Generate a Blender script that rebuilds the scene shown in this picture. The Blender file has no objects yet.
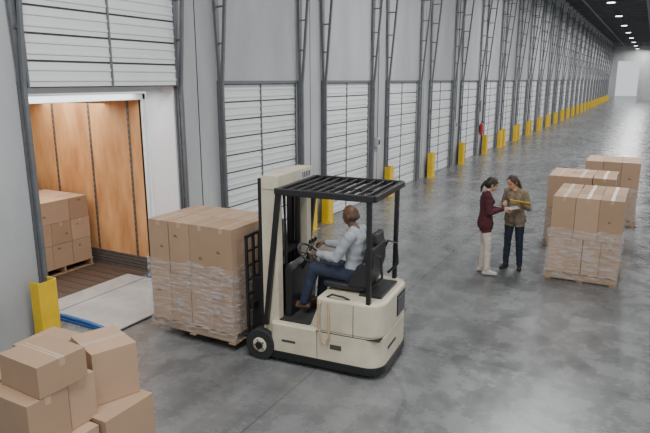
import bpy, bmesh, math, random
import numpy as np
from mathutils import Vector, Matrix, Euler, noise
random.seed(7)
scene = bpy.context.scene
COL = scene.collection
R = math.radians

# ------------------------------------------------------------------ materials
MATS = {}
def mat(name, color, rough=0.6, metal=0.0, var=0.0, scale=5.0, bump=0.0, bscale=40.0, stretch=(1,1,1), color2=None, emit=0.0, spec=0.5, detail=4.0):
    if name in MATS: return MATS[name]
    m = bpy.data.materials.new(name); m.use_nodes = True
    nt = m.node_tree; b = nt.nodes['Principled BSDF']
    b.inputs['Base Color'].default_value = (*color, 1)
    b.inputs['Roughness'].default_value = rough
    b.inputs['Metallic'].default_value = metal
    b.inputs['Specular IOR Level'].default_value = spec
    if emit:
        b.inputs['Emission Color'].default_value = (*color, 1)
        b.inputs['Emission Strength'].default_value = emit
    if var or bump:
        tc = nt.nodes.new('ShaderNodeTexCoord'); mp = nt.nodes.new('ShaderNodeMapping')
        mp.inputs['Scale'].default_value = stretch
        nt.links.new(tc.outputs['Object'], mp.inputs['Vector'])
    if var:
        n = nt.nodes.new('ShaderNodeTexNoise'); n.inputs['Scale'].default_value = scale; n.inputs['Detail'].default_value = detail
        n.inputs['Roughness'].default_value = 0.6
        nt.links.new(mp.outputs['Vector'], n.inputs['Vector'])
        cr = nt.nodes.new('ShaderNodeValToRGB')
        c2 = color2 if color2 else tuple(c*(1-var) for c in color)
        cr.color_ramp.elements[0].position = 0.32; cr.color_ramp.elements[1].position = 0.68
        cr.color_ramp.elements[0].color = (*c2, 1); cr.color_ramp.elements[1].color = (*color, 1)
        nt.links.new(n.outputs['Fac'], cr.inputs['Fac'])
        nt.links.new(cr.outputs['Color'], b.inputs['Base Color'])
    if bump:
        n2 = nt.nodes.new('ShaderNodeTexNoise'); n2.inputs['Scale'].default_value = bscale; n2.inputs['Detail'].default_value = 3
        nt.links.new(mp.outputs['Vector'], n2.inputs['Vector'])
        bp = nt.nodes.new('ShaderNodeBump'); bp.inputs['Strength'].default_value = bump; bp.inputs['Distance'].default_value = 0.01
        nt.links.new(n2.outputs['Fac'], bp.inputs['Height']); nt.links.new(bp.outputs['Normal'], b.inputs['Normal'])
    MATS[name] = m
    return m

M_wall = mat('concrete_wall', (.46,.465,.47), .8, var=.30, scale=.8, bump=.15, bscale=8, stretch=(1,1,.35), detail=9)
M_door = mat('door_white', (.74,.745,.745), .45, var=.08, scale=1.2)
M_doorgroove = mat('door_groove', (.05,.05,.055), .7)
M_steel = mat('galvanised_steel', (.17,.18,.19), .5, metal=.4, var=.2, scale=6)
M_dark = mat('dark_steel', (.05,.05,.055), .5, metal=.3)
M_yellow = mat('safety_yellow', (.80,.52,.015), .5, var=.18, scale=4)
M_ceil = mat('ceiling_deck', (.05,.052,.055), .8)
M_joist = mat('joist_grey', (.14,.145,.15), .6)
M_lamp = mat('lamp_glow', (1,1,.95), .5, emit=8)
M_card = [mat('cardboard_a', (.41,.272,.172), .85, var=.08, scale=3, bump=.05),
          mat('cardboard_b', (.365,.24,.15), .85, var=.08, scale=3, bump=.05),
          mat('cardboard_c', (.45,.30,.195), .85, var=.08, scale=3, bump=.05)]
M_tape = mat('packing_tape', (.45,.32,.21), .35)
M_print = mat('carton_print', (.06,.05,.045), .8)
M_pal = mat('pallet_wood', (.38,.25,.14), .85, var=.35, scale=8, stretch=(.3,3,1), bump=.2)
M_cream = mat('cream_paint', (.66,.59,.44), .42, var=.24, scale=3.0, detail=8)
M_black = mat('black_paint', (.012,.012,.013), .4)
M_rub = mat('rubber', (.02,.02,.02), .8, bump=.2)
M_vinyl = mat('seat_vinyl', (.02,.02,.022), .45)
M_ply = mat('plywood', (.66,.36,.155), .6, scale=1.3, var=.4, stretch=(2.6,1,.8), color2=(.40,.175,.065), detail=12)
M_tfloor = mat('trailer_floor', (.10,.065,.045), .6, var=.4, scale=3, stretch=(.4,6,1))
M_plate = mat('steel_plate', (.46,.45,.43), .5, metal=.2, var=.25, scale=3, bump=.2, bscale=60)
M_blue = mat('blue_paint', (.02,.09,.28), .5)
M_white = mat('white_panel', (.78,.79,.80), .6, var=.05, scale=2)
M_scuff = mat('scuff_plate', (.20,.18,.16), .45, metal=.4, var=.3, scale=10)
M_red = mat('red_paint', (.4,.02,.02), .4)
M_paper = mat('paper', (.85,.85,.82), .8)
M_label = mat('label', (.5,.5,.5), .6)

def floor_material():
    m = bpy.data.materials.new('polished_concrete'); m.use_nodes = True
    nt = m.node_tree; N = nt.nodes; L = nt.links; b = N['Principled BSDF']
    tc = N.new('ShaderNodeTexCoord')
    def noise_(scale, det, stretch=(1,1,1), rough=.6, dist=0, rot=0):
        mp = N.new('ShaderNodeMapping'); mp.inputs['Scale'].default_value = stretch; mp.inputs['Rotation'].default_value=(0,0,rot)
        L.new(tc.outputs['Object'], mp.inputs['Vector'])
        n = N.new('ShaderNodeTexNoise'); n.inputs['Scale'].default_value = scale; n.inputs['Detail'].default_value = det; n.inputs['Roughness'].default_value = rough
        n.inputs['Distortion'].default_value = dist
        L.new(mp.outputs['Vector'], n.inputs['Vector']); return n.outputs['Fac']
    n1 = noise_(.45, 6); n2 = noise_(2.2, 9, rough=.75); n3 = noise_(1.0, 5, (3.0,.18,1)); n4 = noise_(.22, 2, (1,1,1), .5, 1.5); 
    def math_(op, a, b_=None):
        x = N.new('ShaderNodeMath'); x.operation = op
        for i,v in enumerate((a,b_)):
            if v is None: continue
            if hasattr(v, 'links'): L.new(v, x.inputs[i])
            else: x.inputs[i].default_value = v
        return x.outputs[0]
    s = math_('ADD', math_('MULTIPLY', n1, .40), math_('MULTIPLY', n2, .40))
    s = math_('ADD', s, math_('MULTIPLY', n3, .2))
    cr = N.new('ShaderNodeValToRGB'); cr.color_ramp.elements[0].position = .40; cr.color_ramp.elements[1].position = .61
    cr.color_ramp.elements[0].color = (.085,.087,.087,1); cr.color_ramp.elements[1].color = (.215,.217,.217,1)
    L.new(s, cr.inputs['Fac'])
    sx = N.new('ShaderNodeSeparateXYZ'); L.new(tc.outputs['Object'], sx.inputs[0])
    jx = math_('LESS_THAN', math_('PINGPONG', math_('ADD', sx.outputs[0], 3.12), 3.05), .011)
    jy = math_('LESS_THAN', math_('PINGPONG', math_('SUBTRACT', sx.outputs[1], 6.6), 3.05), .011)
    j = math_('MAXIMUM', jx, jy)
    t1 = math_('LESS_THAN', math_('ABSOLUTE', math_('SUBTRACT', n4, .5)), .006)
    t2 = math_('MULTIPLY', t1, math_('MULTIPLY', n2, .55))
    mx = N.new('ShaderNodeMix'); mx.data_type = 'RGBA'
    L.new(math_('MAXIMUM', math_('MULTIPLY', j, .6), t2), mx.inputs[0]); L.new(cr.outputs['Color'], mx.inputs[6]); mx.inputs[7].default_value = (.05,.05,.05,1)
    L.new(mx.outputs[2], b.inputs['Base Color'])
    rr = N.new('ShaderNodeMapRange'); rr.inputs[1].default_value = .35; rr.inputs[2].default_value = .65; rr.inputs[3].default_value = .17; rr.inputs[4].default_value = .36
    L.new(n2, rr.inputs[0]); L.new(rr.outputs[0], b.inputs['Roughness'])
    b.inputs['Specular IOR Level'].default_value = .6
    bp = N.new('ShaderNodeBump'); bp.inputs['Strength'].default_value = .05; bp.inputs['Distance'].default_value = .01
    L.new(n2, bp.inputs['Height']); L.new(bp.outputs['Normal'], b.inputs['Normal'])
    return m
M_floor = floor_material()

def wrap_material():
    m = bpy.data.materials.new('stretch_wrap_film'); m.use_nodes = True
    nt = m.node_tree; N = nt.nodes; L = nt.links
    for n in list(N): N.remove(n)
    out = N.new('ShaderNodeOutputMaterial'); mix = N.new('ShaderNodeMixShader'); tr = N.new('ShaderNodeBsdfTransparent')
    b = N.new('ShaderNodeBsdfPrincipled'); b.inputs['Base Color'].default_value = (.78,.79,.81,1); b.inputs['Roughness'].default_value = .12
    tc = N.new('ShaderNodeTexCoord'); mp = N.new('ShaderNodeMapping'); mp.inputs['Scale'].default_value = (1.4,1.4,8); mp.inputs['Rotation'].default_value = (.25,.2,0)
    n = N.new('ShaderNodeTexNoise'); n.inputs['Scale'].default_value = 4; n.inputs['Detail'].default_value = 7; n.inputs['Distortion'].default_value = .8
    L.new(tc.outputs['Object'], mp.inputs['Vector']); L.new(mp.outputs['Vector'], n.inputs['Vector'])
    mr = N.new('ShaderNodeMapRange'); mr.inputs[1].default_value = .45; mr.inputs[2].default_value = .72; mr.inputs[3].default_value = .08; mr.inputs[4].default_value = .50
    L.new(n.outputs['Fac'], mr.inputs[0]); L.new(mr.outputs[0], mix.inputs[0])
    bp = N.new('ShaderNodeBump'); bp.inputs['Strength'].default_value = .8; bp.inputs['Distance'].default_value = .02
    L.new(n.outputs['Fac'], bp.inputs['Height']); L.new(bp.outputs['Normal'], b.inputs['Normal'])
    L.new(tr.outputs[0], mix.inputs[1]); L.new(b.outputs[0], mix.inputs[2]); L.new(mix.outputs[0], out.inputs[0])
    return m
M_wrap = wrap_material()

# ------------------------------------------------------------------ mesh builder
class MB:
    def __init__(s): s.v=[]; s.f=[]; s.m=[]; s.mats=[]
    def mi(s, m):
        if m not in s.mats: s.mats.append(m)
        return s.mats.index(m)
    def add(s, vs, fs, m):
        o = len(s.v); s.v += [tuple(v) for v in vs]; s.f += [tuple(i+o for i in f) for f in fs]; s.m += [s.mi(m)]*len(fs)
    def box(s, x0,x1,y0,y1,z0,z1, m, rz=0, T=None):
        vs = [Vector((x,y,z)) for x in (x0,x1) for y in (y0,y1) for z in (z0,z1)]
        if T is not None: vs = [T@v for v in vs]
        s.add(vs, [(0,1,3,2),(4,6,7,5),(0,4,5,1),(2,3,7,6),(0,2,6,4),(1,5,7,3)], m)
    def bar(s, p0, p1, w, h, m, up=(0,0,1)):
        p0=Vector(p0); p1=Vector(p1); d=(p1-p0).normalized(); u=Vector(up)
        if abs(d.dot(u))>.98: u=Vector((1,0,0))
        a=d.cross(u).normalized(); b=a.cross(d).normalized()
        vs=[p+a*(i*w/2)+b*(j*h/2) for p in (p0,p1) for i in (-1,1) for j in (-1,1)]
        s.add(vs, [(0,1,3,2),(4,6,7,5),(0,4,5,1),(2,3,7,6),(0,2,6,4),(1,5,7,3)], m)
    def cyl(s, p0, p1, r0, r1, m, n=20):
        p0=Vector(p0); p1=Vector(p1); d=(p1-p0).normalized(); u=Vector((0,0,1)) if abs(d.z)<.9 else Vector((1,0,0))
        a=d.cross(u).normalized(); b=d.cross(a).normalized(); vs=[]
        for p,r in ((p0,r0),(p1,r1)):
            for i in range(n):
                t=2*math.pi*i/n; vs.append(p+a*math.cos(t)*r+b*math.sin(t)*r)
        fs=[(i,(i+1)%n,n+(i+1)%n,n+i) for i in range(n)]+[tuple(range(n))[::-1],tuple(range(n,2*n))]
        s.add(vs,fs,m)
    def prism(s, outline, z0, z1, m, axis='z'):
        n=len(outline); vs=[]
        for z in (z0,z1):
            for a,b in outline:
                if axis=='z': vs.append((a,b,z))
                else: vs.append((a,z,b))
        fs=[(i,(i+1)%n,n+(i+1)%n,n+i) for i in range(n)]+[tuple(range(n))[::-1],tuple(range(n,2*n))]
        s.add(vs,fs,m)
    def tube(s, pts, r, m, n=8, closed=False):
        pts=[Vector(p) for p in pts]; k=len(pts); vs=[]; prev=None
        for i,p in enumerate(pts):
            if closed: d=(pts[(i+1)%k]-pts[i-1])
            else: d=pts[min(i+1,k-1)]-pts[max(i-1,0)]
            d.normalize()
            if prev is None:
                u=Vector((0,0,1)) if abs(d.z)<.9 else Vector((1,0,0)); a=d.cross(u).normalized()
            else:
                a=(prev-d*prev.dot(d)).normalized()
            prev=a; b=d.cross(a)
            for j in range(n):
                t=2*math.pi*j/n; vs.append(p+a*math.cos(t)*r+b*math.sin(t)*r)
        fs=[]
        for i in range(k if closed else k-1):
            i2=(i+1)%k
            for j in range(n): fs.append((i*n+j,i*n+(j+1)%n,i2*n+(j+1)%n,i2*n+j))
        if not closed: fs+= [tuple(range(n))[::-1], tuple(range((k-1)*n,k*n))]
        s.add(vs,fs,m)
    def mesh(s, name):
        me=bpy.data.meshes.new(name); me.from_pydata(s.v,[],s.f)
        for m in s.mats: me.materials.append(m)
        me.polygons.foreach_set('material_index', s.m); me.update()
        bm=bmesh.new(); bm.from_mesh(me); bmesh.ops.recalc_face_normals(bm,faces=bm.faces); bm.to_mesh(me); bm.free()
        return me
    def obj(s, name, parent=None, bevel=0, seg=2, smooth=False, loc=None):
        me=s.mesh(name); o=bpy.data.objects.new(name,me); COL.objects.link(o)
        if parent: o.parent=parent
        if loc: o.location=loc
        if bevel:
            b=o.modifiers.new('bevel','BEVEL'); b.width=bevel; b.segments=seg; b.limit_method='ANGLE'; b.angle_limit=R(35)
        if smooth: shade(o)
        return o
def shade(o, ang=35):
    me=o.data
    me.polygons.foreach_set('use_smooth',[True]*len(me.polygons))
    try: me.set_sharp_from_angle(angle=R(ang))
    except Exception: pass
def empty(name, loc=(0,0,0), rz=0, parent=None):
    e=bpy.data.objects.new(name,None); COL.objects.link(e); e.location=loc; e.rotation_euler=(0,0,rz); e.empty_display_size=.2
    if parent: e.parent=parent
    return e
def inst(name, me, loc):
    o=bpy.data.objects.new(name,me); COL.objects.link(o); o.location=loc; return o

# ------------------------------------------------------------------ layout constants
WX=-6.7; TH=.25; CH=9.2; DW=2.62; DH=3.22; P=3.76; Y0=4.65; ND=28; YE=Y0+P*ND
YB=-5.0; XR=22.0
b=MB(); b.box(WX-TH,XR,YB,YE+30,-.2,0,M_floor); b.obj('floor')
b=MB(); b.box(WX-TH,WX,YB,YE,DH,CH,M_wall); b.obj('wall_left')
b=MB(); b.box(WX-TH,WX,YB,Y0,0,DH,M_wall); b.obj('wall_left_pier_0')
for k in range(ND):
    y=Y0+P*k+DW; y1=Y0+P*(k+1) if k<ND-1 else YE
    b=MB(); b.box(WX-TH,WX,y,y1,0,DH,M_wall); b.obj('wall_left_pier_%d'%(k+1))
b=MB()
for k in range(0,ND):
    y=Y0+P*k+DW+.57
    b.box(WX+.0005,WX+.004,y-.01,y+.01,0,CH,M_dark)
for k in range(ND):
    y=Y0+P*k
    b.box(WX+.0005,WX+.03,y-.07,y,0,DH+.06,M_steel); b.box(WX+.0005,WX+.03,y+DW,y+DW+.07,0,DH+.06,M_steel)
    if k: b.box(WX+.0005,WX+.025,y,y+DW,DH,DH+.06,M_steel)
b.obj('trim_door_frames')
def door_mesh():
    b=MB(); n=10; h=DH/n
    b.box(-.05,-.012,0.005,DW-.005,0,DH,M_doorgroove)
    for i in range(n):
        b.box(-.03,0,0.01,DW-.01,i*h+.014,(i+1)*h-.014,M_door)
        b.box(-.03,.012,0.01,DW-.01,i*h+.08,i*h+.11,M_door)
        b.box(-.03,.012,0.01,DW-.01,i*h+.21,i*h+.24,M_door)
    for yy in (.005,DW/2-.012,DW-.035):
        b.box(-.03,.02,yy,yy+.03,0,DH,M_steel)
    return b.mesh('sectional_door')
DM=door_mesh()
for k in range(ND):
    if k==0: inst('door_0',DM,(WX+.085,Y0,DH-.02))
    else: inst('door_%d'%k,DM,(WX-.04,Y0+P*k,0))
def track_mesh():
    b=MB(); zt=8.4
    for y,sg in ((-.05,-1),(DW+.05,1)):
        b.box(0.0,.035,y-.03,y+.03,0,zt,M_steel)
        b.box(.06,.10,y-.025,y+.025,0.05,3.3,M_steel)
        for z in (.6,1.4,2.2,3.0): b.box(.03,.07,y-.02,y+.02,z,z+.06,M_steel)
        y2=y+sg*.20
        b.bar((.08,y,3.25),(.52,y,zt),.05,.045,M_steel,up=(0,1,0))
        b.bar((.02,y,3.3),(.02,y2,zt),.045,.04,M_steel,up=(1,0,0))
        for i in range(8):
            z=3.9+i*.6; t=(z-3.25)/(zt-3.25); t2=(z+.35-3.25)/(zt-3.25)
            b.bar((.0,y,z),(.08+.44*t,y,z),.03,.03,M_steel)
            b.bar((.02,y,z),(.02,y+sg*.20*t2,z+.35),.022,.022,M_steel)
    b.cyl((.25,-.1,zt-.3),(.25,DW+.1,zt-.3),.03,.03,M_steel,12)
    return b.mesh('door_track')
TM=track_mesh()
for k in range(ND): inst('door_track',TM,(WX+.032,Y0+P*k,0))
def guard_mesh():
    b=MB(); w=.13; h=.85
    b.prism([(-.0,-w),(.16,-w),(.19,-w+.03),(.19,w-.03),(.16,w),(0,w),(0,w-.015),(.155,w-.015),(.172,w-.04),(.172,-w+.04),(.155,-w+.015),(0,-w+.015)],0,h,M_yellow)
    b.box(0,.22,-w-.03,w+.03,0,.012,M_yellow)
    b.cyl((.2,-.1,.012),(.2,-.1,.03),.012,.012,M_dark,8); b.cyl((.2,.1,.012),(.2,.1,.03),.012,.012,M_dark,8)
    return b.mesh('safety_bollard')
GM=guard_mesh()
for k in range(ND):
    inst('safety_bollard',GM,(WX+.14,Y0+P*k-.17,0))
    if k in (1,) or k>=6: inst('safety_bollard',GM,(WX+.14,Y0+P*k+DW+.19,0))
for k in (3,5,7):
    b=MB(); b.box(0,.10,0,.18,1.45,1.72,M_label); b.box(.10,.105,.03,.15,1.52,1.66,M_dark); b.cyl((.04,.09,1.72),(.04,.09,6.5),.014,.014,M_steel,8)
    b.obj('door_control_box',loc=(WX+.005,Y0+P*k-.75,0),bevel=.006)
b=MB(); b.cyl((.12,0,.9),(.12,0,1.35),.08,.08,M_red,16); b.cyl((.12,0,1.35),(.12,0,1.43),.08,.025,M_red,16); b.cyl((.12,0,1.43),(.12,0,1.5),.02,.02,M_dark,8); b.bar((.12,-.02,1.5),(.2,-.05,1.48),.03,.015,M_dark); b.tube([(.12,.02,1.46),(.13,.1,1.4),(.13,.11,1.2),(.13,.1,1.05)],.012,M_rub); b.box(0,.05,-.04,.04,1.0,1.3,M_dark)
b.box(0,.02,-.15,.15,1.9,2.4,M_dark)
b.obj('fire_extinguisher',loc=(WX+.005,26.62,0))
b=MB(); b.box(WX-TH,XR,YB,YE+.3,CH,CH+.1,M_ceil); b.obj('ceiling')
b=MB()
yy=20.0
while yy<YE:
    b.box(WX+.6,XR,yy-.03,yy+.03,CH-.08,CH-.005,M_joist); b.box(WX+.6,XR,yy-.03,yy+.03,CH-.72,CH-.66,M_joist)
    x=WX+.6
    while x<3:
        b.bar((x,yy,CH-.68),(x+.45,yy,CH-.06),.03,.03,M_joist); b.bar((x+.45,yy,CH-.06),(x+.9,yy,CH-.68),.03,.03,M_joist); x+=.9
    yy+=2.35
for x in (-1,8,17): b.box(x-.08,x+.08,YB,YE-.1,CH-.78,CH-.72,M_joist)
b.cyl((-4.6,20,CH-.95),(-4.6,YE-.1,CH-.95),.05,.05,M_joist,8)
b.obj('trim_roof_joists')
b=MB()
ex0,ex1=-5.6,-2.4
b.box(WX-TH,ex0,YE,YE+.3,0,CH,M_wall); b.box(ex1,XR,YE,YE+.3,0,CH,M_wall); b.box(ex0,ex1,YE,YE+.3,6.2,CH,M_wall)
b.obj('wall_back')
b=MB(); b.cyl((0,0,0),(0,0,.28),.26,.10,M_joist,20); b.cyl((0,0,-.02),(0,0,0.0),.24,.24,M_lamp,20); b.cyl((0,0,.28),(0,0,.42),.09,.09,M_joist,12); b.cyl((0,0,.42),(0,0,1.1),.012,.012,M_joist,6)
LM=b.mesh('high_bay_lamp')
for i in range(12):
    for x in (-3.0,4.0):
        inst('high_bay_lamp',LM,(x,6+9.4*i,CH-1.12))
def area(loc, size, power, rot=(0,0,0), color=(1,1,1), sy=None, name='ceiling_light'):
    l=bpy.data.lights.new(name,'AREA'); l.energy=power; l.color=color; l.size=size
    if sy: l.shape='RECTANGLE'; l.size_y=sy
    o=bpy.data.objects.new(name,l); COL.objects.link(o); o.location=loc; o.rotation_euler=rot; return o
for i in range(9):
    for x in (-2.0,6.0):
        area((x,2+13*i,CH-1.3),2.2,640,sy=6,color=(.985,.99,1))

# ------------------------------------------------------------------ dock opening, leveller, trailer
b=MB()
b.box(-7.30,-5.95,5.13,6.95,0.001,.014,M_plate)
b.box(-5.97,-5.94,5.13,6.95,.0,.02,M_dark)
b.box(-7.65,-7.25,5.2,6.9,.014,.03,M_plate)
b.tube([(-7.3,5.08,.03),(-6.9,5.08,.05),(-6.5,5.08,.05),(-6.2,5.07,.035),(-6.0,5.06,.02)],.032,M_blue)
b.box(-7.25,-6.0,5.03,5.11,0.001,.03,M_blue)
b.tube([(-7.25,6.98,.03),(-7.0,6.98,.06),(-6.6,6.98,.06),(-6.3,6.98,.03)],.032,M_blue)
b.obj('dock_leveler')
b=MB()
b.box(-7.30,WX-TH-.002,7.26,7.36,-.2,3.3,M_white); b.box(-7.30,WX-TH-.002,4.5,4.66,-.2,3.3,M_white)
b.box(-7.30,WX-TH-.002,4.5,7.36,3.12,3.3,M_white)
b.box(-7.30,WX-TH-.002,4.5,7.36,-.3,-.02,M_dark)
b.obj('dock_shelter')
b=MB(); b.box(WX-TH,WX-.001,Y0+DW-.03,Y0+DW-.001,0.0,DH,M_white); b.obj('trim_door_jamb')
tr=empty('semi_trailer',(-7.36,5.98,0))
b=MB()
b.box(-9,0,-1.22,1.22,-.15,0.0,M_tfloor)
for i in range(12): b.box(-9,0,-1.18+i*.2,-1.175+i*.2,0,.003,M_black)
b.obj('trailer_floor',tr)
b=MB()
for s in (1,-1):
    y=1.20*s
    b.box(-9,0,min(y,y+.05*s),max(y,y+.05*s),0,2.98,M_ply)
    ya,yb=(y-.012,y) if s>0 else (y,y+.012)
    b.box(-9,0,ya,yb,0,.28,M_scuff)
    for zz in (.06,.12,.18,.24): b.box(-9,0,ya-.004 if s>0 else ya,yb if s>0 else yb+.004,zz,zz+.012,M_dark)
    x=-.30
    while x>-9:
        b.box(x-.022,x+.022,ya,yb,.28,2.98,M_scuff)
        for i in range(26): b.box(x-.010,x+.010,ya-.003,yb+.003,.33+i*.1,.37+i*.1,M_dark)
        x-=.95
b.box(-9,-8.95,-1.2,1.2,0,2.98,M_ply)
b.obj('plywood_lining',tr)
b=MB(); b.box(-9,0,-1.26,1.26,2.98,3.03,M_white); b.obj('trailer_roof',tr)
b=MB()
b.box(-.05,.05,1.20,1.27,-.1,3.08,M_white); b.box(-.05,.05,-1.27,-1.20,-.1,3.08,M_white); b.box(-.05,.05,-1.27,1.27,2.98,3.08,M_white)
b.box(-.05,.05,-1.2,1.2,-.15,.001,M_steel)
b.obj('rear_frame',tr,bevel=.01)
area((-9.0,5.6,2.9),1.6,105,sy=3.5,color=(1,.97,.92),name='trailer_fill_light')  # added fill without a fixture, stands in for daylight through the trailer roof
area((-7.1,5.9,3.1),.35,20,sy=2.2,color=(.95,.98,1),name='dock_gap_daylight')  # area light for daylight in the gap between wall and trailer, no fixture

# ------------------------------------------------------------------ cartons
def carton(b, x0,x1,y0,y1,z0,z1, tape='x', rz=0, marks=True):
    m=random.choice(M_card); g=.004
    T=None
    if rz:
        c=Vector(((x0+x1)/2,(y0+y1)/2,0)); T=Matrix.Translation(c)@Matrix.Rotation(rz,4,'Z')@Matrix.Translation(-c)
    b.box(x0+g,x1-g,y0+g,y1-g,z0+.001,z1-g,m,T=T)
    cx,cy=(x0+x1)/2,(y0+y1)/2
    if tape=='x':
        b.box(x0+g-.001,x1-g+.001,cy-.025,cy+.025,z1-.07,z1-g+.0008,M_tape,T=T)
        b.box(x0+g,x1-g,cy-.002,cy+.002,z1-g,z1-g+.0014,M_print,T=T)
    else:
        b.box(cx-.025,cx+.025,y0+g-.001,y1-g+.001,z1-.07,z1-g+.0008,M_tape,T=T)
        b.box(cx-.002,cx+.002,y0+g,y1-g,z1-g,z1-g+.0014,M_print,T=T)
    if marks and random.random()<.7:
        w=.04+random.random()*.03; px=x0+(x1-x0)*random.uniform(.25,.7); pz=z0+(z1-z0)*random.uniform(.25,.8)
        b.box(px,px+w,y0+g-.0012,y0+g,pz,pz+.012,M_print,T=T); b.box(px,px+w*.7,y0+g-.0012,y0+g,pz+.02,pz+.03,M_print,T=T)
    if marks and random.random()<.7:
        w=.04+random.random()*.03; px=y0+(y1-y0)*random.uniform(.25,.7); pz=z0+(z1-z0)*random.uniform(.25,.8)
        b.box(x1-g,x1-g+.0012,px,px+w,pz,pz+.012,M_print,T=T); b.box(x1-g,x1-g+.0012,px,px+w*.7,pz+.02,pz+.03,M_print,T=T)

def pallet(parent, lx, ly, h=.14):
    b=MB(); X=lx/2; Y=ly/2
    for y in (-Y+.04,0,Y-.04): b.box(-X,X,y-.02,y+.02,.018,h-.018,M_pal)
    n=7
    for i in range(n):
        x=-X+.05+(lx-.1)*i/(n-1); b.box(x-.05,x+.05,-Y,Y,h-.018,h,M_pal)
    for x in (-X+.05,0,X-.05): b.box(x-.05,x+.05,-Y,Y,0,.018,M_pal)
    return b.obj('pallet',parent,bevel=.003,seg=1)
def grid(b, lx, ly, z0, z1, nx, ny, jit=.006, tape='y', ox=0, oy=0):
    for i in range(nx):
        for j in range(ny):
            dx=random.uniform(-jit,jit); dy=random.uniform(-jit,jit); w=lx/nx; d=ly/ny
            carton(b,-lx/2+i*w+dx+ox,-lx/2+(i+1)*w+dx+ox,-ly/2+j*d+dy+oy,-ly/2+(j+1)*d+dy+oy,z0,z1,tape)
def wrap(parent, lx, ly, z0, z1):
    bm=bmesh.new(); X=lx/2+.014; Y=ly/2+.014; pts=[]; n=14
    for i in range(n): pts.append((-X+2*X*i/n,-Y))
    for i in range(n): pts.append((X,-Y+2*Y*i/n))
    for i in range(n): pts.append((X-2*X*i/n,Y))
    for i in range(n): pts.append((-X,Y-2*Y*i/n))
    K=10; rows=[]
    for k in range(K+1):
        z=z0+(z1-z0)*k/K; row=[]
        for i,(x,y) in enumerate(pts):
            s=1+random.uniform(0,.006); zz=z+(random.uniform(-.03,.03) if k==K else 0)
            row.append(bm.verts.new((x*s,y*s,zz)))
        rows.append(row)
    for k in range(K):
        for i in range(len(pts)):
            j=(i+1)%len(pts); bm.faces.new((rows[k][i],rows[k][j],rows[k+1][j],rows[k+1][i]))
    me=bpy.data.meshes.new('stretch_wrap'); bm.to_mesh(me); bm.free(); me.materials.append(M_wrap)
    o=bpy.data.objects.new('stretch_wrap',me); COL.objects.link(o); o.parent=parent; shade(o,60)
def pallet_load(loc, lx, ly, layers, wr=None, rz=0):
    e=empty('pallet_of_boxes',loc,rz); pallet(e,lx,ly)
    b=MB(); z=.14
    for (h,nx,ny,tp,ox,oy) in layers:
        grid(b,lx-.02,ly-.02,z,z+h,nx,ny,tape=tp,ox=ox,oy=oy); z+=h
    b.obj('cartons',e,bevel=.004,seg=1)
    if wr: wrap(e,lx,ly,*wr)
    return e
pallet_load((-4.87,5.87,.10),1.34,1.0,[(.66,4,2,'y',0,0),(.67,4,2,'y',.01,0)],wr=(.05,.98),rz=R(.5))
pallet_load((-.75,10.92,0),1.10,1.42,[(.60,4,3,'y',0,0),(.69,3,3,'y',.01,0)],wr=(.05,.90))
pallet_load((-1.06,13.0,0),1.25,1.2,[(.64,4,2,'y',0,0),(.66,3,3,'y',0,0)],wr=(.05,.8))
pallet_load((-.64,15.4,0),1.16,1.2,[(.64,4,2,'y',0,0),(.70,3,3,'x',0,0)],wr=(.05,.9))
pallet_load((-9.25,6.46,0.003),1.15,1.2,[(.40,3,3,'y',0,0),(.38,3,3,'x',0,0),(.38,3,3,'y',0,0)])
e=empty('pallet_of_boxes',(-4.2,2.95,0)); pallet(e,1.15,1.1)
b=MB()
ox,oy=-4.2,2.95
def C(x0,x1,y0,y1,z0,z1,t='x',rz=0): carton(b,x0-ox,x1-ox,y0-oy,y1-oy,z0,z1,t,rz,marks=False)
C(-4.20,-3.63,2.92,3.46,.14,.58,'y'); C(-4.20,-3.68,2.38,2.90,.14,.56,'y'); C(-4.76,-4.22,2.38,2.90,.14,.56,'y'); C(-4.76,-4.22,2.92,3.46,.14,.56,'y')
C(-4.30,-3.77,2.36,2.72,.56,.97,'x'); C(-4.28,-3.79,2.73,2.99,.56,.97,'x'); C(-4.76,-4.32,2.4,2.9,.56,.97,'x')
C(-4.25,-3.76,2.48,2.91,.97,1.23,'x',rz=R(-2))
C(-4.31,-3.80,3.12,3.52,.58,1.06,'y',rz=R(-20))
C(-4.8,-4.40,2.95,3.4,.56,1.0,'x',rz=R(4))
b.obj('cartons',e,bevel=.005,seg=2)

# ------------------------------------------------------------------ forklift
fk=empty('forklift',(-2.42,6.07,0),R(185))
def rr(x0,x1,y,rc,fc=.06,n=6):
    pts=[]
    def arc(cx,cy,r,a0,a1):
        for i in range(n+1):
            a=R(a0+(a1-a0)*i/n); pts.append((cx+r*math.cos(a),cy+r*math.sin(a)))
    arc(x0+rc,-y+rc,rc,180,270); arc(x1-fc,-y+fc,fc,270,360); arc(x1-fc,y-fc,fc,0,90); arc(x0+rc,y-rc,rc,90,180)
    return pts
b=MB()
b.prism(rr(-.05,1.34,.53,.20),.13,.50,M_cream)
b.obj('chassis',fk,bevel=.02,seg=3,smooth=True)
b=MB()
b.prism(rr(-.05,.74,.525,.19,.05),.49,.90,M_cream)
b.prism([(.70,.49),(.86,.49),(.72,.86),(.66,.88)],-.44,.44,M_cream,axis='y')
b.obj('battery_hood',fk,bevel=.03,seg=3,smooth=True)
b=MB()
b.prism(rr(-.065,1.36,.54,.21),.06,.15,M_black)
b.box(-.03,.74,-.53,.53,.485,.495,M_black)
b.box(.86,1.34,-.44,.44,.5,.515,M_rub)
b.box(-.062,-.05,-.34,-.04,.58,.84,M_black)
for i in range(6): b.box(-.07,-.06,-.33,-.05,.61+i*.036,.62+i*.036,M_steel)
b.box(.28,.286,.522,.529,.16,.86,M_black); b.box(.72,.726,.52,.533,.16,.5,M_black)
b.box(.36,.62,.526,.53,.40,.405,M_black)
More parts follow.
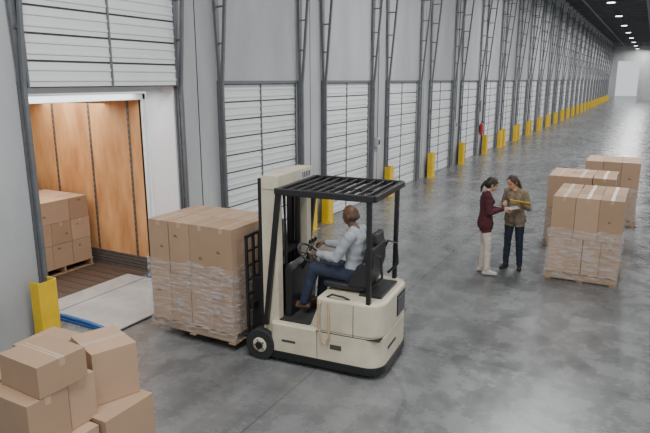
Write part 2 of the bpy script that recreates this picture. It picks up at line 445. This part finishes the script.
b.box(.42,.56,.531,.534,.30,.36,M_print)
b.box(1.0,1.18,.531,.534,.28,.31,M_print)
b.box(-.054,-.05,-.02,.28,.3,.34,M_print)
b.tube([(.66,.50,.88),(.68,.555,.84),(.69,.56,.6),(.66,.56,.40),(.60,.56,.36),(.56,.56,.46),(.58,.54,.86)],.012,M_tape)
b.tube([(.35,.46,.9),(.42,.50,.94),(.55,.50,.95),(.62,.47,.9)],.012,M_black)
b.box(.03,.30,-.3,.3,.9,.93,M_black)
b.obj('trim_panels',fk,bevel=.003,seg=1)
b=MB()
for y in (.47,-.47):
    s=1 if y>0 else -1
    b.cyl((1.47,y-.08,.19),(1.47,y+.08,.19),.19,.19,M_rub,32); b.cyl((1.47,y+s*.08,.19),(1.47,y+s*.09,.19),.095,.08,M_cream,24); b.cyl((1.47,y+s*.09,.19),(1.47,y+s*.11,.19),.05,.045,M_black,16)
    for i in range(5):
        a=i*2*math.pi/5; b.cyl((1.47+.066*math.cos(a),y+s*.088,.19+.066*math.sin(a)),(1.47+.066*math.cos(a),y+s*.1,.19+.066*math.sin(a)),.012,.012,M_steel,8)
for y in (.1,-.1): b.cyl((.28,y-.06,.15),(.28,y+.06,.15),.15,.15,M_rub,28)
b.obj('wheels',fk,bevel=.012,seg=2,smooth=True)
q=-.15; mz=-.05
b=MB()
for s in (1,-1):
    y=.40*s
    b.box(1.40+q,1.60+q,y-.06,y+.06,.16,2.27+mz,M_cream)
    b.box(1.58+q,1.65+q,y-s*.10-.035,y-s*.10+.035,.14,2.2+mz,M_black)
    b.box(1.60+q,1.68+q,y-s*.02-.02,y-s*.02+.02,.14,2.24+mz,M_black)
    b.cyl((1.50+q,y-s*.13,.3),(1.50+q,y-s*.13,1.9),.035,.035,M_black,14); b.cyl((1.50+q,y-s*.13,1.9),(1.50+q,y-s*.13,2.15),.02,.02,M_steel,12)
b.box(1.38+q,1.58+q,-.47,.47,2.14+mz,2.29+mz,M_cream)
b.box(1.374+q,1.38+q,-.40,-.12,2.165+mz,2.265+mz,M_label)
for i in range(5): b.box(1.372+q,1.374+q,-.38+i*.048,-.355+i*.048,2.18+mz,2.25+mz,M_print)
b.box(1.48+q,1.60+q,-.4,.4,.22,.34,M_black); b.box(1.50+q,1.58+q,-.4,.4,1.2,1.28,M_black)
for y in (.06,-.06): b.tube([(1.57+q,y,.4),(1.57+q,y,2.15)],.014,M_black)
b.tube([(1.56+q,.2,2.15),(1.45+q,.2,2.05),(1.42+q,.2,1.4),(1.44+q,.18,.6)],.014,M_rub)
b.obj('mast',fk,bevel=.008,seg=2)
b=MB()
for z in (.20,.58): b.box(1.60,1.685,-.45,.45,z,z+.09,M_black)
for y in (-.46,-.30,-.15,.15,.30,.46): b.box(1.655,1.685,y-.02,y+.02,.2,1.5,M_black)
for y in (.30,-.30): b.box(1.46,1.66,y-.04,y+.04,.2,.95,M_black)
for i in range(5): b.box(1.66,1.68,-.46,.46,.75+i*.18,.775+i*.18,M_black)
b.box(1.655,1.685,-.48,.48,1.47,1.51,M_black)
for y in (.24,-.24):
    b.box(1.685,1.71,y-.05,y+.05,.14,.66,M_black); b.prism([(1.69,.135),(1.69,.17),(2.35,.165),(2.75,.15),(2.75,.14)],y-.05,y+.05,M_black,axis='y')
b.obj('fork_carriage',fk,bevel=.004,seg=1)
b=MB(); gz=2.08; gx0,gx1=.06,1.22; gy=.53
for s in (1,-1):
    b.bar((.12,s*.48,.86),(.12,s*gy*.96,gz),.06,.05,M_black); b.bar((1.40,s*.50,.45),(1.20,s*gy*.96,gz),.06,.055,M_black)
    b.bar((gx0,s*gy,gz),(gx1,s*gy,gz),.055,.07,M_black)
b.bar((gx0,-gy,gz),(gx0,gy,gz),.055,.07,M_black); b.bar((gx1,-gy,gz),(gx1,gy,gz),.055,.07,M_black)
for i in range(9):
    x=gx0+(gx1-gx0)*(i+1)/10; b.bar((x,-gy,gz),(x,gy,gz),.022,.05,M_black)
b.bar((gx0,0,gz-.02),(gx1,0,gz-.02),.03,.03,M_black)
b.obj('overhead_guard',fk,bevel=.008,seg=2)
b=MB()
b.prism([(1.16,.5),(1.24,.5),(1.24,1.12),(1.19,1.18),(1.13,1.10)],-.40,.32,M_black,axis='y')
b.cyl((1.16,.03,1.04),(1.04,.03,1.22),.03,.025,M_black,14)
b.obj('dash',fk,bevel=.015,seg=2)
b=MB()
wc=Vector((1.04,.03,1.24)); ax=Vector((-.62,0,.78)).normalized(); e1=Vector((0,1,0)); e2=ax.cross(e1)
ring=[wc+e1*math.cos(2*math.pi*i/32)*.17+e2*math.sin(2*math.pi*i/32)*.17 for i in range(32)]
b.tube(ring,.014,M_vinyl,8,closed=True)
for a in (90,210,330): b.bar(wc,wc+e1*math.cos(R(a))*.17+e2*math.sin(R(a))*.17,.03,.012,M_vinyl)
b.cyl(wc-ax*.02,wc+ax*.015,.04,.035,M_vinyl,16)
for i in range(3):
    y=-.14-i*.08; b.cyl((1.2,y,1.12),(1.12,y,1.32),.008,.008,M_steel,8); b.cyl((1.12,y,1.32),(1.11,y,1.36),.02,.018,M_black,10)
b.obj('steering_wheel',fk,smooth=True)
b=MB()
b.prism([(.26,.93),(.74,.93),(.78,.97),(.76,1.01),(.51,1.0),(.28,1.0)],-.25,.25,M_vinyl,axis='y')
b.prism([(.24,.96),(.36,.96),(.29,1.30),(.25,1.46),(.16,1.46),(.16,1.25)],-.24,.24,M_vinyl,axis='y')
for s in (1,-1):
    b.prism([(.22,1.0),(.46,1.0),(.42,1.08),(.34,1.24),(.26,1.30),(.20,1.28)],min(s*.22,s*.29),max(s*.22,s*.29),M_vinyl,axis='y')
b.prism([(.14,1.47),(.24,1.47),(.23,1.60),(.16,1.60)],-.13,.13,M_vinyl,axis='y')
b.obj('seat',fk,bevel=.03,seg=3,smooth=True)
b=MB()
for s in (1,-1): b.tube([(.22,s*.29,1.28),(.16,s*.31,1.42),(.05,s*.30,1.40),(.03,s*.30,1.15),(.15,s*.30,1.02)],.016,M_black)
b.obj('seat_rails',fk)

# ------------------------------------------------------------------ people
def sph_pts(c,r,n=12,m=8,M=None,rad=None):
    out=[]
    for j in range(m+1):
        th=math.pi*j/m
        for i in range(n):
            ph=2*math.pi*i/n; v=Vector((math.sin(th)*math.cos(ph),math.sin(th)*math.sin(ph),math.cos(th)))
            if rad is not None: v=Vector((v.x*rad[0],v.y*rad[1],v.z*rad[2])); v=M@v if M else v
            else: v=v*r
            out.append(Vector(c)+v)
    return out
class Body:
    def __init__(s): s.pr=[]
    def cap(s,p0,p1,r0,r1,lab,w=0): s.pr.append(('c',Vector(p0),Vector(p1),r0,r1,lab,w))
    def ell(s,c,rad,lab,M=None,w=0): s.pr.append(('e',Vector(c),rad,M if M else Matrix.Identity(3),lab,w))
    def build(s,name,parent,labmats,voxel=.008,smooth=4,fac=.5,folds=0):
        bm=bmesh.new()
        for p in s.pr:
            if p[0]=='c': pts=sph_pts(p[1],p[3])+sph_pts(p[2],p[4])
            else: pts=sph_pts(p[1],1,16,12,p[3],p[2])
            vs=[bm.verts.new(q) for q in pts]
            bmesh.ops.remove_doubles(bm,verts=vs,dist=1e-5)
            vs=[v for v in vs if v.is_valid]
            ret=bmesh.ops.convex_hull(bm,input=vs)
            junk=[g for g in ret.get('geom_interior',[])+ret.get('geom_unused',[]) if isinstance(g,bmesh.types.BMVert) and g.is_valid]
            bmesh.ops.delete(bm,geom=list(set(junk)),context='VERTS')
        bmesh.ops.recalc_face_normals(bm,faces=bm.faces)
        me=bpy.data.meshes.new('tmp'); bm.to_mesh(me); bm.free()
        t=bpy.data.objects.new('tmp',me); COL.objects.link(t)
        r=t.modifiers.new('r','REMESH'); r.mode='VOXEL'; r.voxel_size=voxel
        if smooth:
            q=t.modifiers.new('s','SMOOTH'); q.factor=fac; q.iterations=smooth
        dg=bpy.context.evaluated_depsgraph_get()
        me2=bpy.data.meshes.new_from_object(t.evaluated_get(dg)); bpy.data.objects.remove(t)
        me2.name=name; labs=list(labmats.keys()); me2.materials.clear()
        for l in labs: me2.materials.append(labmats[l])
        n=len(me2.polygons); c=np.empty(n*3); me2.polygons.foreach_get('center',c); c=c.reshape(-1,3)
        best=np.full(n,1e9); idx=np.zeros(n,dtype=np.int32)
        for p in s.pr:
            if p[0]=='c':
                a=np.array(p[1]); d=np.array(p[2])-a; L=max(d@d,1e-9); tt=np.clip(((c-a)@d)/L,0,1)
                dist=np.linalg.norm(c-(a+tt[:,None]*d),axis=1)-(p[3]+(p[4]-p[3])*tt); lab=p[5]; w=p[6]
            else:
                Mi=np.array(p[3].inverted()); q=(c-np.array(p[1]))@Mi.T; rad=np.array(p[2]); k=np.linalg.norm(q/rad,axis=1)
                g=np.linalg.norm(q/rad**2,axis=1)+1e-9; dist=k*(k-1)/g; lab=p[4]; w=p[5]
            dist=dist-w; mk=dist<best; best[mk]=dist[mk]; idx[mk]=labs.index(lab)
        me2.polygons.foreach_set('material_index',idx); me2.polygons.foreach_set('use_smooth',[True]*n); me2.update()
        if folds:
            cloth={labs.index(l) for l in ('shirt','pants') if l in labs}; wgt=np.zeros(len(me2.vertices))
            for p in me2.polygons:
                if p.material_index in cloth:
                    for v in p.vertices: wgt[v]=1
            nr=[v.normal.copy() for v in me2.vertices]
            for v in me2.vertices:
                if wgt[v.index]:
                    co=v.co; a=noise.noise(Vector((co.x*7,co.y*7+co.z*5,co.z*10-co.x*7))); b2=noise.noise(Vector((co.x*18+3,co.y*16,co.z*18)))
                    v.co=co+nr[v.index]*(folds*((1-abs(a)*2.6)+.25*b2))
            me2.update()
        o=bpy.data.objects.new(name,me2); COL.objects.link(o); o.parent=parent; return o

def hand(name,parent,wrist,d,n,side,curl,skin,thumbcurl=20,sc=1.0):
    B=Body(); d=Vector(d).normalized(); n=Vector(n); n=(n-d*n.dot(d)).normalized(); t=d.cross(n)*side; w=Vector(wrist)
    B.cap(w-d*.03,w+d*.01,.024*sc,.024*sc,'skin')
    specs=[(.028,.092,(.036,.024,.020)),(.009,.096,(.040,.027,.021)),(-.010,.092,(.037,.025,.020)),(-.028,.084,(.029,.019,.018))]
    for i,(off,kl,segs) in enumerate(specs):
        k=w+d*kl*sc+t*off*sc
        B.cap(w+t*off*.55*sc+d*.008,k,.0155*sc,.0115*sc,'skin')
        dirv=d+t*off*1.5; dirv.normalize(); p=k; rad=.0098*sc if i<3 else .0085*sc; c=curl if isinstance(curl,(int,float)) else curl[i]
        a=0
        for j,L in enumerate(segs):
            a+=R(c)*(.8 if j==0 else 1.0); v=dirv*math.cos(a)+n*math.sin(a); q=p+v*L*sc
            B.cap(p,q,rad,rad*.9,'skin'); p=q; rad*=.9
    b0=w+d*.022*sc+t*.022*sc+n*.006; v=(d*.65+t*.75+n*.25).normalized(); p=b0; r0=.014*sc
    for j,L in enumerate((.042,.032,.026)):
        q=p+v*L*sc; B.cap(p,q,r0,r0*.85,'skin'); p=q; r0*=.85; v=(v+n*math.sin(R(thumbcurl))*.9-t*.15+d*.2).normalized()
    return B.build(name,parent,{'skin':skin},voxel=.0038,smooth=2,fac=.4)

def head(B,base,rot,hair,female,sc=1.0,bald=False):
    M=rot
    def T(v): return base+M@(Vector(v)*sc)
    def E(c,r,lab,w=0,Rm=None): B.ell(T(c),tuple(x*sc for x in r),lab,(M@Rm) if Rm else M,w)
    E((.008,0,.115),(.096,.076,.098),'skin'); E((.035,0,.065),(.064,.060,.075),'skin')
    E((.052,0,.025),(.045,.042,.028),'skin')
    E((.075,0,.012),(.02,.024,.016),'skin')
    B.cap(T((.098,0,.10)),T((.114,0,.066)),.008*sc,.013*sc,'skin')
    B.cap(T((.10,.010,.063)),T((.10,-.010,.063)),.010*sc,.010*sc,'skin')
    for s in (1,-1):
        E((.082,.031*s,.098),(.014,.016,.010),'eye',w=.002)
        B.cap(T((.094,.014*s,.118)),T((.084,.048*s,.118)),.007*sc,.006*sc,'brow')
        E((.0,.076*s,.082),(.018,.010,.030),'skin')
        E((.066,.042*s,.062),(.022,.018,.022),'skin')
    B.cap(T((.093,.018,.033)),T((.093,-.018,.033)),.0085*sc,.0085*sc,'lips')
    if not bald:
        E((-.012,0,.128),(.102,.086,.100),'hair'); E((-.045,0,.09),(.075,.083,.085),'hair')
        if female:
            B.cap(T((.05,.055,.165)),T((.015,.078,.09)),.022*sc,.016*sc,'hair'); B.cap(T((.05,-.055,.165)),T((.015,-.078,.09)),.022*sc,.016*sc,'hair')
            if hair=='pony':
                E((-.105,0,.10),(.03,.028,.028),'hair'); B.cap(T((-.115,0,.09)),T((-.135,0,.0)),.03*sc,.026*sc,'hair'); B.cap(T((-.135,0,.0)),T((-.105,0,-.10)),.026*sc,.012*sc,'hair')
            else:
                for y in (-.05,0,.05):
                    B.cap(T((-.07,y,.08)),T((-.075,y*1.1,-.06)),.035*sc,.028*sc,'hair')
    else:
        E((-.03,0,.085),(.068,.0775,.05),'stubble')

def human(name,parent,J,mats,female=True,hair='pony',hr=(0,0,0),sh=.155,hipw=.085,bald=False,sc_head=1.0,bulk=1.0,open_neck=True,sleeve=1.0,neck=1.0,hem=0):
    B=Body(); V=lambda k: Vector(J[k])
    Pp,W,C,S,N=V('pelvis'),V('waist'),V('chest'),V('shoulders'),V('neck')
    Y=Vector((0,1,0)); k=bulk
    for s in (1,-1):
        B.cap(S+Y*s*.06-Vector((0,0,.07)),W+Y*s*.045,.098*k,.092*k,'shirt')
        B.cap(W+Y*s*.045,Pp+Y*s*.055+Vector((0,0,.03)),.092*k,.108*k,'shirt')
        if hem: B.cap(Pp+Y*s*.06+Vector((0,0,.03)),Pp+Y*s*.068-Vector((0,0,hem)),.114*k,.122*k,'shirt',w=.03)
        B.cap(Pp+Y*s*hipw*.85,Pp+Y*s*hipw*.85-Vector((0,0,.02)),.106*k,.106*k,'pants')
        B.cap(S+Y*s*.05,S+Y*s*sh,.066*k,.058*k,'shirt')
        B.cap(N-Vector((0,0,.0)),S+Y*s*sh*.75,.045*neck,.05*k,'shirt')
        if female: B.ell(C+Vector((.075,.058*s,.02)),(.055,.058,.055),'shirt')
        q='L' if s>0 else 'R'
        hp,kn,an,to=V('hip'+q),V('knee'+q),V('ankle'+q),V('toe'+q)
        B.cap(hp,kn,.088*k,.058*k,'pants')
        calf=kn.lerp(an,.3); B.cap(kn,calf+(Vector((-.008,0,0))),.058*k,.056*k,'pants'); B.cap(calf,an,.056*k,.048*k,'pants')
        f=(to-an); f.z=0; f.normalize(); heel=Vector((an.x,an.y,to.z))-f*.045
        B.cap(an-Vector((0,0,.01)),an-Vector((0,0,.04)),.038,.038,'shoe')
        B.cap(heel,to,.036,.031,'shoe'); B.cap(an+f*.02-Vector((0,0,.03)),to+Vector((0,0,.004)),.038,.028,'shoe')
        B.cap(heel+Vector((0,0,-.026)),to+Vector((0,0,-.02)),.018,.018,'sole')
        lat=Vector((-f.y,f.x,0)); B.cap(to-f*.03+lat*.012,to-f*.03-lat*.012,.032,.032,'shoe')
        el,wr=V('elbow'+q),V('wrist'+q); so=S+Y*s*sh
        B.cap(so,el,.052*k*sleeve,.043*k*sleeve,'shirt'); fm=el.lerp(wr,.35); B.cap(el,fm,.043*k*sleeve,.042*k*sleeve,'shirt'); B.cap(fm,wr,.042*k*sleeve,.030*k*sleeve,'shirt')
        B.cap(wr,wr+(wr-el).normalized()*.02,.022,.022,'skin')
    B.cap(N,V('head'),.052*neck,.048*neck,'skin',w=.002)
    if open_neck: B.ell(N+Vector((.035,0,-.01)),(.05,.04,.035),'skin')
    Mh=Euler(hr,'XYZ').to_matrix()
    head(B,V('head'),Mh,hair,female,sc=sc_head,bald=bald)
    return B.build(name,parent,mats,voxel=.0075,smooth=3,folds=.0055)

def skinm(n,c): return mat(n,c,.5,var=.08,scale=9,spec=.35)
SK1=skinm('skin_light',(.50,.29,.20)); SK2=skinm('skin_tan',(.46,.26,.17)); SK3=skinm('skin_brown',(.15,.078,.050))
HAIR=mat('hair_dark',(.018,.011,.008),.55,bump=.5,bscale=60,stretch=(1,1,.2)); HAIR2=mat('hair_brown',(.04,.022,.013),.55,bump=.5,bscale=60,stretch=(1,1,.2))
LIPS=mat('lips',(.42,.15,.13),.45); EYE=mat('eye_dark',(.03,.02,.018),.3); LIPS3=mat('lips_brown',(.13,.05,.042),.5)
MAROON=mat('maroon_knit',(.075,.013,.02),.9,bump=.6,bscale=22,var=.2,scale=6); CREAMP=mat('cream_trousers',(.56,.50,.42),.85,bump=.5,bscale=14,var=.12,scale=5)
OLIVE=mat('olive_print_shirt',(.27,.22,.15),.9,bump=.5,bscale=18,var=.6,scale=40,color2=(.14,.10,.065)); JEAN=mat('dark_jeans',(.013,.02,.036),.9,bump=.5,bscale=16,var=.3,scale=8)
GREYS=mat('grey_sweatshirt',(.40,.42,.45),.9,bump=.9,bscale=10,var=.2,scale=5); NAVY=mat('work_jeans',(.03,.04,.07),.9,bump=.6,bscale=14,var=.3,scale=7)
SHOEW=mat('pale_shoe',(.50,.47,.43),.6); SOLE=mat('sole_dark',(.03,.028,.025),.8); SHOEB=mat('black_boot',(.02,.018,.017),.5); SHOEBR=mat('brown_boot',(.12,.065,.035),.6,var=.2,scale=9)

wa=empty('woman_in_maroon_top',(-2.30,9.98,0),R(22))
JA=dict(pelvis=(0,0,.93),waist=(.0,0,1.10),chest=(.0,0,1.26),shoulders=(.0,0,1.385),neck=(.005,0,1.44),head=(.03,0,1.485),
 hipL=(0,.085,.90),kneeL=(.02,.09,.50),ankleL=(-.01,.085,.10),toeL=(.15,.11,.04),
 hipR=(0,-.085,.90),kneeR=(.045,-.11,.50),ankleR=(.05,-.13,.10),toeR=(.20,-.17,.04),
 elbowL=(.03,.21,1.12),wristL=(.25,.10,1.12),elbowR=(.02,-.21,1.12),wristR=(.25,-.11,1.17))
human('body',wa,JA,{'shirt':MAROON,'pants':CREAMP,'skin':SK1,'hair':HAIR,'brow':HAIR,'lips':LIPS,'eye':EYE,'shoe':SHOEW,'sole':SOLE,'stubble':SK1},hr=(0,R(24),R(5)),hem=.05,bulk=1.05,sleeve=1.08)
hand('hand_left',wa,(.265,.09,1.12),(1,-.35,.05),(0,0,1),-1,(16,18,20,24),SK1,sc=.92)
hand('hand_right',wa,(.265,-.115,1.175),(1,.35,-.12),(0,0.15,-1),-1,(14,30,38,42),SK1,sc=.92)
cb=MB(); Tc=Matrix.Translation((.41,.01,1.163))@Matrix.Rotation(R(-10),4,'Y')
cb.box(-.15,.15,-.11,.11,-.004,0,M_pal,T=Tc); cb.box(-.14,.13,-.10,.10,0,.003,M_paper,T=Tc); cb.box(.12,.148,-.05,.05,.003,.014,M_steel,T=Tc)
for i in range(7): cb.box(-.12+i*.03,-.115+i*.03,-.08,.08,.003,.0036,M_label,T=Tc)
o=cb.obj('clipboard'); o.location=wa.location; o.rotation_euler=wa.rotation_euler
wb=empty('woman_in_patterned_shirt',(-1.90,10.48,0),R(-100))
JB=dict(pelvis=(0,0,.94),waist=(.01,0,1.11),chest=(.03,0,1.27),shoulders=(.04,0,1.395),neck=(.055,-.01,1.45),head=(.085,-.025,1.49),
 hipL=(0,.085,.91),kneeL=(.02,.11,.51),ankleL=(-.01,.13,.10),toeL=(.13,.19,.04),
 hipR=(0,-.085,.91),kneeR=(.05,-.09,.51),ankleR=(.04,-.10,.10),toeR=(.19,-.13,.04),
 elbowL=(.05,.24,1.14),wristL=(.25,.20,1.22),elbowR=(.0,-.235,1.14),wristR=(.165,-.135,1.225))
human('body',wb,JB,{'shirt':OLIVE,'pants':JEAN,'skin':SK2,'hair':HAIR2,'brow':HAIR2,'lips':LIPS,'eye':EYE,'shoe':SHOEB,'sole':SOLE,'stubble':SK2},hair='long',hr=(0,R(24),R(-26)),hem=.02,bulk=1.05,sleeve=1.08)
hand('hand_left',wb,(.265,.197,1.226),(1,-.15,.2),(0,-.2,1),-1,(20,24,26,30),SK2,sc=.92)
hand('hand_right',wb,(.18,-.127,1.23),(1,.35,-.08),(0,.1,-1),-1,(12,30,38,42),SK2,sc=.92)
cb=MB(); Tc=Matrix.Translation((.37,.20,1.285))@Matrix.Rotation(R(-24),4,'Y')@Matrix.Rotation(R(15),4,'Z')
cb.box(-.12,.12,-.16,.0,-.004,.0,M_yellow,T=Tc); cb.box(-.115,.115,-.155,.155,.0,.004,M_paper,T=Tc); cb.box(-.12,.12,.0,.16,-.004,.0,M_yellow,T=Tc); cb.box(-.12,.12,-.16,.16,.004,.0065,M_yellow,T=Tc)
o=cb.obj('yellow_folder'); o.location=wb.location; o.rotation_euler=wb.rotation_euler
dr=empty('forklift_driver',(-2.42,6.07,0),R(185))
JD=dict(pelvis=(.46,0,1.08),waist=(.44,0,1.22),chest=(.44,0,1.40),shoulders=(.46,0,1.55),neck=(.48,0,1.61),head=(.505,0,1.66),
 hipL=(.50,.09,1.07),kneeL=(.93,.16,1.11),ankleL=(1.06,.15,.68),toeL=(1.20,.17,.61),
 hipR=(.50,-.09,1.07),kneeR=(.92,-.14,1.08),ankleR=(.96,-.13,.62),toeR=(1.09,-.14,.56),
 elbowL=(.61,.25,1.30),wristL=(.85,.17,1.30),elbowR=(.65,-.25,1.30),wristR=(.89,-.17,1.34))
human('body',dr,JD,{'shirt':GREYS,'pants':NAVY,'skin':SK3,'hair':HAIR,'brow':HAIR,'lips':LIPS3,'eye':EYE,'shoe':SHOEBR,'sole':SOLE,'stubble':mat('stubble',(.09,.05,.035),.7)},female=False,bald=True,hr=(0,R(6),R(-12)),sh=.195,bulk=1.18,hipw=.09,sc_head=1.05,open_neck=False,sleeve=1.12,neck=1.15)
hand('hand_left',dr,(.865,.165,1.30),(1,-.1,-.12),(.05,-.25,-1),-1,(42,50,52,54),SK3,thumbcurl=40)
hand('hand_right',dr,(.905,-.165,1.345),(1,.1,-.05),(0,.2,-1),1,(42,50,52,54),SK3,thumbcurl=40)

# ------------------------------------------------------------------ world and camera
w=bpy.data.worlds.new('World'); scene.world=w; w.use_nodes=True
bg=w.node_tree.nodes['Background']; bg.inputs[0].default_value=(.92,.965,1,1); bg.inputs[1].default_value=.9
cam=bpy.data.cameras.new('camera'); cam.lens=590/650*36; cam.sensor_width=36; cam.clip_end=400
co=bpy.data.objects.new('camera',cam); COL.objects.link(co); co.location=(0,0,3.3)
co.rotation_euler=Euler((R(90-13.07),0,R(28.6)),'XYZ'); scene.camera=co
